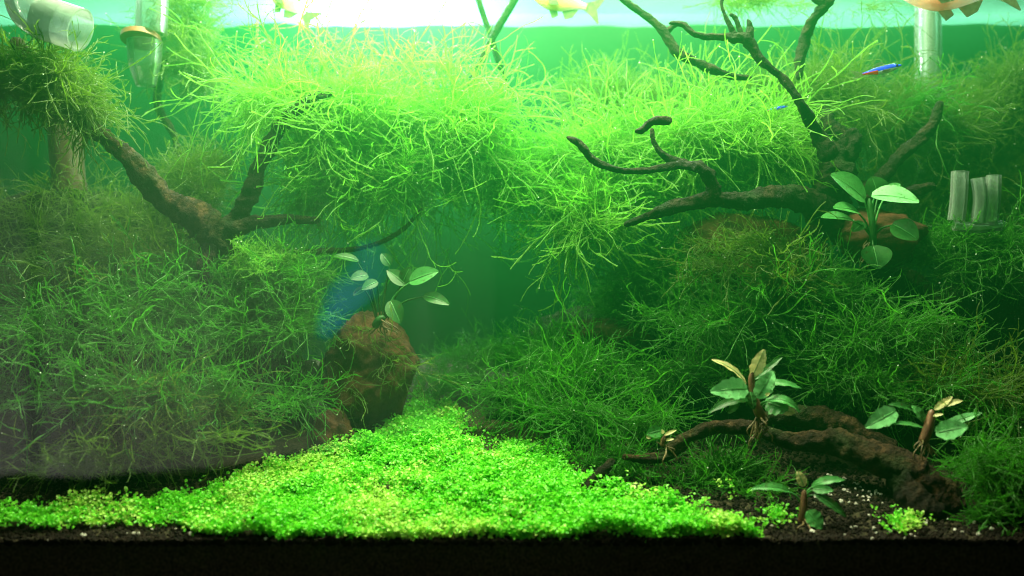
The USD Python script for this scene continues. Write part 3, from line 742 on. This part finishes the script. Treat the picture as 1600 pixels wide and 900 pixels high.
def leafy(name, label, cat, y, root, leaves, stem=None, roots=0, group=None, wave=0.0, seed=0, stem_mat=None):
    """leaves: (base px, py, ddepth), (tip px, py, ddepth), width px, facing (up..front 0..1), arch, material"""
    s = s_at(y)
    t = thing(name, label, cat, group, base=P(root[0], root[1], y))
    r0 = P(root[0], root[1], y)
    if stem:
        part('stem', tube([P(a, b, y + dd) for a, b, dd, r in stem], [r * s for a, b, dd, r in stem], 24, 10, .1, seed), stem_mat or m_stem, t)
    for k, (bb, tt, w, face, arch, mat) in enumerate(leaves):
        b, tp = P(bb[0], bb[1], y + bb[2]), P(tt[0], tt[1], y + tt[2])
        src = None
        if len(bb) > 3:
            src = P(bb[3], bb[4], y)
        nrm = UP * (1 - face) + FR * face
        lf = part('leaf', leaf(b, tp, w * s, nrm, arch, 0.10, wave, src, 1.6 * s, seed=seed + k), mat, t, smooth=True)
        if w > 13:
            ax = tp - b
            n_ = unit(nrm - ax * np.dot(nrm, ax) / np.dot(ax, ax))
            uu = np.linspace(.03, .93, 7)[:, None]
            rib = b + ax * uu + n_ * (arch * np.linalg.norm(ax) * 4 * uu * (1 - uu) + 0.0001)
            part('midrib', tube(rib, np.linspace(.75, .3, 7) * s, 14, 6), m_rib, lf)
    g = np.random.default_rng(400 + seed)
    for k in range(roots):
        a0 = g.uniform(-14, 14)
        p0 = np.array([root[0] + a0 * .6, root[1] + g.uniform(-4, 8)])
        dx, dy, dz = g.uniform(-26, 32), g.uniform(14, 48), g.uniform(-.016, .004)
        pts = [P(*p0, y), P(p0[0] + dx * .4 + g.normal(0, 4), p0[1] + dy * .35, y + dz * .7), P(p0[0] + dx * .8 + g.normal(0, 4), p0[1] + dy * .7, y + dz), P(p0[0] + dx, p0[1] + dy, y + dz * .8)]
        part('root', tube(pts, np.array([1.5, 1.4, 1.2, .8]) * s, 12, 6), m_root, t)
    return t


leafy('broad_leaf_plant', 'plant with large smooth oval leaves on the reddish stone at right', 'plant', .165, (1362, 372), [
    ((1352, 312, -.004, 1362, 372), (1298, 273, -.012), 48, .55, .05, m_leaf), ((1362, 305, -.006, 1362, 372), (1436, 316, -.02), 50, .45, .06, m_leaf_pale),
    ((1342, 332, -.012, 1362, 372), (1302, 325, -.03), 28, .5, .06, m_leaf), ((1334, 345, -.01, 1362, 372), (1283, 340, -.03), 26, .45, .06, m_leaf),
    ((1372, 308, .012, 1362, 372), (1362, 276, .014), 40, .8, .06, m_leaf_deep), ((1384, 303, .008, 1362, 372), (1406, 287, .01), 19, .5, .06, m_leaf),
    ((1394, 350, -.01, 1362, 372), (1434, 374, -.024), 38, .8, .06, m_leaf_deep), ((1364, 384, -.012, 1362, 372), (1372, 420, -.02), 48, .9, .06, m_leaf_deep),
    ((1350, 348, .0, 1362, 372), (1332, 362, -.01), 19, .6, .06, m_leaf_deep)],
    stem=[(1362, 395, .0, 6), (1364, 375, -.004, 6), (1363, 345, -.006, 5), (1358, 310, -.004, 4)], stem_mat=m_leaf_deep, roots=5, seed=1)
leafy('broad_leaf_plant', 'plant of small oval leaves growing on top of the round stone', 'plant', .165, (592, 500), [
    ((640, 440, -.004, 596, 500), (685, 424, -.012), 31, .6, .05, m_leaf), ((634, 445, 0, 600, 500), (605, 422, .004), 24, .6, .05, m_leaf_deep),
    ((630, 440, 0, 606, 500), (640, 418, .0), 21, .7, .05, m_leaf_deep), ((662, 462, -.006, 600, 500), (702, 476, -.016), 21, .6, .08, m_leaf_deep),
    ((575, 430, 0, 590, 500), (548, 436, -.008), 21, .6, .05, m_leaf_deep), ((560, 408, .004, 590, 500), (522, 400, .0), 16, .5, .08, m_leaf_deep),
    ((590, 440, -.006, 594, 500), (566, 452, -.012), 19, .6, .05, m_leaf_deep), ((610, 470, -.008, 598, 500), (626, 505, -.016), 28, .8, .06, m_leaf_deep),
    ((610, 415, .006, 596, 500), (596, 396, .008), 19, .6, .06, m_leaf_deep), ((570, 450, .0, 588, 500), (552, 462, -.008), 14, .5, .05, m_leaf_deep)],
    stem=[(585, 512, .0, 6), (592, 500, -.002, 6), (602, 496, .0, 5)], stem_mat=m_leaf_deep, roots=9, seed=2)
leafy('wavy_leaf_plant', 'tall wavy leaved plant with tan top leaves on the front driftwood', 'plant', .055, (1188, 652), [
    ((1166, 600, .004), (1112, 562, -.004), 17, .4, .10, m_leaf_tan), ((1176, 588, .0), (1194, 546, -.004), 22, .75, .03, m_leaf_tan),
    ((1168, 608, -.004), (1110, 612, -.014), 34, .75, .16, m_leaf_pale), ((1183, 622, -.006), (1208, 580, -.006), 28, .7, .10, m_leaf_pale),
    ((1190, 602, .004, 1180, 620), (1252, 607, -.004), 13, .5, .16, m_leaf), ((1180, 592, .008), (1222, 558, .008), 12, .5, .03, m_leaf_deep),
    ((1196, 625, -.006, 1185, 640), (1250, 645, -.012), 16, .5, .28, m_leaf), ((1198, 628, -.004, 1188, 644), (1232, 640, -.016), 34, .85, .05, m_leaf),
    ((1222, 640, -.012), (1242, 645, -.016), 15, .85, .05, m_leaf_tan), ((1172, 625, -.002, 1180, 640), (1106, 646, -.012), 16, .5, .18, m_leaf_deep),
    ((1154, 626, -.008, 1180, 640), (1138, 646, -.012), 13, .7, .05, m_leaf), ((1172, 612, -.004), (1178, 640, -.008), 14, .8, .05, m_leaf_deep),
    ((1196, 618, -.01), (1203, 614, -.012), 5, .7, .05, m_leaf_tan)],
    stem=[(1196, 656, .004, 7), (1186, 644, 0, 8), (1178, 618, 0, 6), (1174, 594, 0, 5), (1176, 580, 0, 3)], roots=16, wave=.10, seed=3, group=None)
leafy('wavy_leaf_plant', 'low spreading wavy leaved plant on the right end of the front driftwood', 'plant', .04, (1448, 684), [
    ((1400, 642, -.004), (1352, 668, -.014), 30, .7, .10, m_leaf_pale), ((1444, 658, 0), (1424, 634, .002), 16, .6, .12, m_leaf),
    ((1424, 640, .006, 1444, 662), (1388, 632, .004), 12, .5, .10, m_leaf_deep), ((1442, 668, -.004), (1386, 662, -.012), 10, .4, .06, m_leaf),
    ((1462, 676, -.008), (1512, 666, -.02), 30, .75, .05, m_leaf_pale), ((1470, 668, 0), (1534, 645, -.006), 15, .5, .05, m_leaf_pale),
    ((1460, 640, 0), (1488, 620, -.002), 11, .6, .05, m_leaf_tan), ((1470, 634, 0), (1504, 626, -.004), 10, .6, .08, m_leaf_tan),
    ((1458, 650, -.004), (1474, 647, -.008), 5, .6, .05, m_leaf_tan)],
    stem=[(1440, 692, 0, 6), (1448, 676, 0, 8), (1454, 655, 0, 7), (1456, 640, 0, 4)], roots=10, wave=.09, seed=4)
leafy('wavy_leaf_plant', 'small wavy leaved plant rooted in the gravel beneath the front driftwood', 'plant', .025, (1258, 806), [
    ((1234, 768, .0, 1252, 786), (1174, 764, -.008), 15, .5, .14, m_leaf), ((1256, 760, .0), (1246, 736, .002), 16, .8, .05, m_leaf_tan),
    ((1268, 760, .002, 1256, 780), (1320, 750, -.006), 15, .5, .16, m_leaf), ((1270, 764, -.004, 1258, 780), (1302, 766, -.012), 15, .7, .05, m_leaf),
    ((1272, 772, -.006, 1258, 782), (1322, 808, -.014), 15, .6, .12, m_leaf_deep), ((1262, 798, -.006), (1284, 826, -.012), 26, .85, .03, m_leaf)],
    stem=[(1250, 822, .002, 5), (1254, 805, 0, 6), (1256, 782, 0, 6), (1257, 765, 0, 3)], roots=6, wave=.08, seed=5)
leafy('wavy_leaf_plant', 'tiny seedling with one round leaf on the left root of the front driftwood', 'plant', .07, (1034, 694), [
    ((1033, 672, 0), (1010, 678, -.006), 20, .8, .06, m_leaf), ((1038, 680, 0), (1057, 672, -.002), 6, .6, .05, m_leaf_tan),
    ((1036, 678, 0), (1034, 671, -.002), 6, .6, .05, m_leaf_tan), ((1040, 688, 0), (1053, 686, -.004), 5, .6, .05, m_leaf_tan), ((1016, 681, -.005), (1010, 684, -.007), 8, .8, .02, m_leaf_tan)],
    stem=[(1034, 698, 0, 3), (1036, 688, 0, 3.5), (1040, 680, 0, 2)], roots=3, seed=6)

# ------------------------------------------------------------------ pipes and fittings
t = thing('pipe_elbow', 'pale clear plastic pipe elbow in the top left corner', 'pipe', base=P(60, 20, .12))
s = s_at(.12)
part('bend', hollow([P(38, -60, .12), P(40, -20, .12), P(48, 14, .12), P(72, 30, .12), P(95, 38, .12)], 33 * s, 4 * s, 40), m_clear, t)
part('socket', hollow([P(62, 26, .12), P(95, 37, .12), P(126, 47, .118)], 34 * s, 3.5 * s, 20), m_clear, t)
t = thing('filter_inlet', 'brown rimmed filter inlet cup hanging beside the mossy tuft', 'pipe', base=P(222, 60, .25))
s = s_at(.25)
c = P(220, 60, .25)
d = trimesh.creation.cylinder(radius=30 * s, height=8 * s, sections=40)
d.apply_transform(trimesh.transformations.rotation_matrix(math.radians(-16), [1, 0, 0])); d.apply_translation(c)
part('collar', d, m_disc, t)
part('upper_pipe', hollow([P(240, -40, .25), P(238, 0, .25), P(236, 52, .25)], 24 * s, 3 * s, 14), m_frost2, t)
part('cup', hollow([P(226, 64, .25), P(226, 100, .25), P(228, 134, .25)], 27 * s, 3 * s, 20, scale=[1, .9, .55]), m_frost2, t)
t = thing('intake_pipe', 'grey brown intake pipe standing behind the left driftwood limb', 'pipe', base=P(105, 300, .25))
s = s_at(.25)
part('pipe', hollow([P(98, 150, .25), P(102, 220, .25), P(108, 290, .25)], 25 * s, 3 * s, 20), m_frost, t)
part('end_ring', hollow([P(108, 286, .25), P(108.5, 298, .25)], 26 * s, 6 * s, 6), m_frost, t)
t = thing('glass_pipe', 'upright clear glass pipe near the right edge below the pink fish', 'pipe', base=P(1450, 280, .36))
s = s_at(.36)
part('pipe', hollow([P(1450, -60, .36), P(1450, 120, .36), P(1449, 300, .36)], 20 * s, 3 * s, 20), m_glass, t)
part('inner_pipe', hollow([P(1452, -60, .36), P(1452, 120, .36), P(1451, 296, .36)], 9 * s, 2 * s, 20), m_tube, t)
t = thing('glass_outlet', 'pale glass outlet with two short tubes at the right edge', 'pipe', base=P(1525, 350, .17))
s = s_at(.17)
part('tube', hollow([P(1500, 268, .17), P(1498, 310, .17), P(1494, 345, .17)], 13 * s, 2.5 * s, 16), m_faint, t)
part('tube', hollow([P(1528, 278, .165), P(1532, 310, .165), P(1528, 348, .165)], 11 * s, 2.5 * s, 16), m_faint, t)
part('tube', hollow([P(1553, 274, .17), P(1552, 310, .17), P(1548, 352, .17)], 11 * s, 2.5 * s, 16), m_faint, t)
part('rim', hollow([P(1490, 352, .17), P(1530, 356, .168), P(1566, 352, .172)], 8 * s, 2.5 * s, 16), m_faint, t)

# ------------------------------------------------------------------ fish


def fish_mat(name, belly, back, z0, z1, rough=0.35, glow=0.25):
    return M(name, {'tc': ('texture_coordinate', {}), 'sx': ('separate_xyz', {}), 'mr': ('map_range', {'from_min': z0, 'from_max': z1, 'to_min': 0, 'to_max': 1}),
                    'r': ('rgb_ramp', {'ramp': [(0.0, belly), (0.45, belly), (0.9, back), (1, back)]}),
                    'vo': ('voronoi_texture', {'scale': 420.0}), 'b': ('bump', {'strength': 0.35, 'distance': 0.0006}),
                    'p': ('principled_bsdf', {'roughness': rough, 'specular_ior_level': 0.6, 'subsurface_weight': glow, 'subsurface_radius': (1.0, 0.6, 0.4), 'subsurface_scale': 0.012})},
             [('tc.object', 'sx.vector'), ('sx.z', 'mr.value'), ('mr.result', 'r.fac'), ('r.color', 'p.base_color'), ('tc.object', 'vo.vector'), ('vo.distance', 'b.height'), ('b.normal', 'p.normal')], 'p.BSDF')


m_fin = solid('pale_fin', (0.35, 0.42, 0.25), (0.50, 0.55, 0.34), scale=200, rough=0.4, trans=0.5)
m_fin_dark = solid('dusky_fin', (0.10, 0.16, 0.07), (0.20, 0.26, 0.12), scale=200, rough=0.4, trans=0.4)
m_fin_neon = clear_mat('glassy_fin', (0.20, 0.16, 0.12), 0.18)
m_eye = solid('eye_dark', (0.01, 0.01, 0.01), (0.02, 0.02, 0.02), rough=0.1)


def local_part(name, mesh, mat, parent, smooth=True):
    g = usdkit.mesh(stage, numbered(str(parent.GetPath()) + '/' + name), mesh, mat, smooth=smooth)
    return g.GetPrim()


def fish_body(length, height, width, n=34, ring=18):
    u = np.linspace(0, 1, n)
    hp = np.interp(u, [0, .06, .18, .38, .6, .8, .93, 1], [.06, .32, .68, 1, .86, .48, .28, .24]) * height / 2
    wp = np.interp(u, [0, .06, .2, .4, .65, .85, 1], [.1, .4, .85, 1, .7, .3, .12]) * width / 2
    hp = np.convolve(np.pad(hp, 2, 'edge'), np.ones(5) / 5, 'valid'); wp = np.convolve(np.pad(wp, 2, 'edge'), np.ones(5) / 5, 'valid')
    ang = np.linspace(0, 2 * math.pi, ring, endpoint=False)
    v = np.stack([np.repeat(((0.5 - u) * length)[:, None], ring, 1), np.cos(ang)[None] * wp[:, None], np.sin(ang)[None] * hp[:, None]], -1).reshape(-1, 3)
    i, j = np.meshgrid(np.arange(n - 1), np.arange(ring), indexing='ij')
    q = np.stack([i * ring + j, i * ring + (j + 1) % ring, (i + 1) * ring + (j + 1) % ring, (i + 1) * ring + j], -1).reshape(-1, 4)
    e = np.arange(ring); m = len(v)
    v = np.vstack([v, [length / 2 + .002 * length, 0, 0], [-length / 2, 0, 0]])
    f = np.vstack([q[:, [0, 1, 2]], q[:, [0, 2, 3]], np.column_stack([(e + 1) % ring, e, np.full(ring, m)]), np.column_stack([(n - 1) * ring + e, (n - 1) * ring + (e + 1) % ring, np.full(ring, m + 1)])])
    t = trimesh.Trimesh(v, f, process=False); t.fix_normals()
    return t


def fin(outline, thick=0.0006, y=0.0):
    from shapely.geometry import Polygon
    m = trimesh.creation.extrude_polygon(Polygon(outline).buffer(0.0012).buffer(-0.0004), thick, engine='earcut')
    v = m.vertices
    return trimesh.Trimesh(np.column_stack([v[:, 0], v[:, 2] - thick / 2 + y, v[:, 1]]), m.faces, process=False)


def fish(name, label, px, py, y, len_px, ratio, heading, mat, fin_mat, pitch=0.0, yaw=0.0, deep=None):
    """heading +1: head to the right. pitch in degrees, nose up positive"""
    s = s_at(y)
    Ln = len_px * s
    H, Wd = Ln * ratio, Ln * ratio * 0.5
    x = UsdGeom.Xform.Define(stage, numbered('/World/' + name))
    x.AddTranslateOp().Set(Gf.Vec3d(*map(float, P(px, py, y))))
    x.AddRotateZOp().Set((0.0 if heading > 0 else 180.0) + yaw)
    x.AddRotateYOp().Set(-pitch)
    t = tag(x.GetPrim(), label, 'fish')
    local_part('body', fish_body(Ln, H, Wd), mat, t)
    b = -Ln / 2
    local_part('tail_fin', fin([(b + .03 * Ln, .11 * H), (b - .10 * Ln, .26 * H), (b - .26 * Ln, .52 * H), (b - .19 * Ln, .12 * H), (b - .16 * Ln, 0), (b - .19 * Ln, -.14 * H), (b - .25 * Ln, -.52 * H), (b - .10 * Ln, -.26 * H), (b + .03 * Ln, -.11 * H)]), fin_mat, t, False)
    local_part('dorsal_fin', fin([(.10 * Ln, .42 * H), (.02 * Ln, .74 * H), (-.12 * Ln, .66 * H), (-.24 * Ln, .40 * H), (-.20 * Ln, .26 * H)]), fin_mat, t, False)
    local_part('anal_fin', fin([(-.12 * Ln, -.38 * H), (-.20 * Ln, -.66 * H), (-.30 * Ln, -.52 * H), (-.36 * Ln, -.2 * H)]), fin_mat, t, False)
    local_part('pelvic_fin', fin([(.10 * Ln, -.44 * H), (.02 * Ln, -.74 * H), (-.05 * Ln, -.60 * H), (-.01 * Ln, -.40 * H)]), fin_mat, t, False)
    for sd in (-1, 1):
        e = trimesh.creation.icosphere(2, .045 * Ln if ratio > .3 else .03 * Ln)
        e.apply_translation([.38 * Ln, sd * Wd * .30, .10 * H])
        local_part('eye', e, m_eye, t)
        p = fin([(.16 * Ln, -.05 * H), (.02 * Ln, -.02 * H), (-.02 * Ln, -.16 * H), (.10 * Ln, -.22 * H)], y=0)
        p.apply_translation([0, sd * Wd * .52, -.08 * H])
        local_part('pectoral_fin', p, fin_mat, t, False)
    return t


s = s_at(.3)
gold = fish_mat('golden_scales', (0.42, 0.27, 0.09), (0.20, 0.15, 0.05), -.012, .012)
gold2 = fish_mat('orange_gold_scales', (0.46, 0.27, 0.09), (0.26, 0.16, 0.06), -.014, .014)
pink = fish_mat('pink_scales', (1.0, 0.27, 0.25), (0.9, 0.25, 0.2), -.02, .02, glow=0.8)
fish('fish', 'yellow gold fish with its tail down at the surface, left of the light glow', 446, 0, .26, 74, .44, -1, gold, m_fin_dark, pitch=38)
fish('fish', 'orange gold fish with a forked tail at the surface, right of the crossed sticks', 872, 0, .26, 92, .42, -1, gold2, m_fin_dark, pitch=14)
fish('fish', 'pink orange fish cut off by the top edge at the right', 1480, -9, .08, 150, .36, -1, pink, m_fin, pitch=-2)

m_neon = M('neon_stripes', {'tc': ('texture_coordinate', {}), 'sx': ('separate_xyz', {}),
                            'rz': ('map_range', {'from_min': -.004, 'from_max': .004}), 'rx': ('map_range', {'from_min': -.016, 'from_max': .016}),
                            'r': ('rgb_ramp', {'interpolate': False, 'ramp': [(0.0, (0.62, 0.62, 0.55)), (0.40, (0.02, 0.05, 1.0)), (0.86, (0.05, 0.07, 0.03))]}),
                            'r2': ('rgb_ramp', {'interpolate': False, 'ramp': [(0.0, (0.65, 0.04, 0.02)), (0.55, (0.02, 0.05, 1.0)), (0.86, (0.05, 0.07, 0.03))]}),
                            'lt': ('math', {'math_type': 'less_than', 'value2': 0.36}), 'x': ('mix_color', {'blend_type': 'mix'}),
                            'p': ('principled_bsdf', {'roughness': 0.2, 'specular_ior_level': 0.8})},
           [('tc.object', 'sx.vector'), ('sx.z', 'rz.value'), ('sx.x', 'rx.value'), ('rz.result', 'r.fac'), ('rz.result', 'r2.fac'), ('rx.result', 'lt.value1'), ('lt.value', 'x.fac'),
            ('r.color', 'x.a'), ('r2.color', 'x.b'), ('x.result', 'p.base_color')], 'p.BSDF')
fish('neon_fish', 'small neon fish with a bright blue stripe and red tail end at upper right', 1378, 109, .15, 62, .24, 1, m_neon, m_fin_neon, pitch=13)
fish('neon_fish', 'small neon fish almost hidden in moss right of the bright moss cloud', 1214, 170, .215, 34, .22, 1, m_neon, m_fin_neon, pitch=12)

# ------------------------------------------------------------------ oxygen pearls on the moss tips and specks adrift
g = np.random.default_rng(3)
tips = np.concatenate(TIPS)
tips = tips[g.permutation(len(tips))[:1700]]
drift = np.column_stack([g.uniform(-.5, .5, 60), g.uniform(.02, .38, 60), g.uniform(.12, .5, 60)])
ico = trimesh.creation.icosphere(1)


def beads(c, r):
    v = (c[:, None] + ico.vertices[None] * r[:, None, None]).reshape(-1, 3)
    f = (np.arange(len(c))[:, None, None] * len(ico.vertices) + ico.faces[None]).reshape(-1, 3)
    return v, f


m_bead = solid('oxygen_pearl', (0.55, 0.68, 0.5), (0.7, 0.8, 0.62), scale=50, rough=0.12, spec=0.8)
tag(part('oxygen_bubbles', beads(tips, g.uniform(.0003, .0007, len(tips))), m_bead, smooth=True), 'tiny pale oxygen pearls on the tips of the moss', 'bubbles', kind='stuff')
tag(part('drifting_specks', beads(drift, g.uniform(.0002, .0005, len(drift))), m_bead, smooth=True), 'fine specks drifting in the open water', 'specks', kind='stuff')
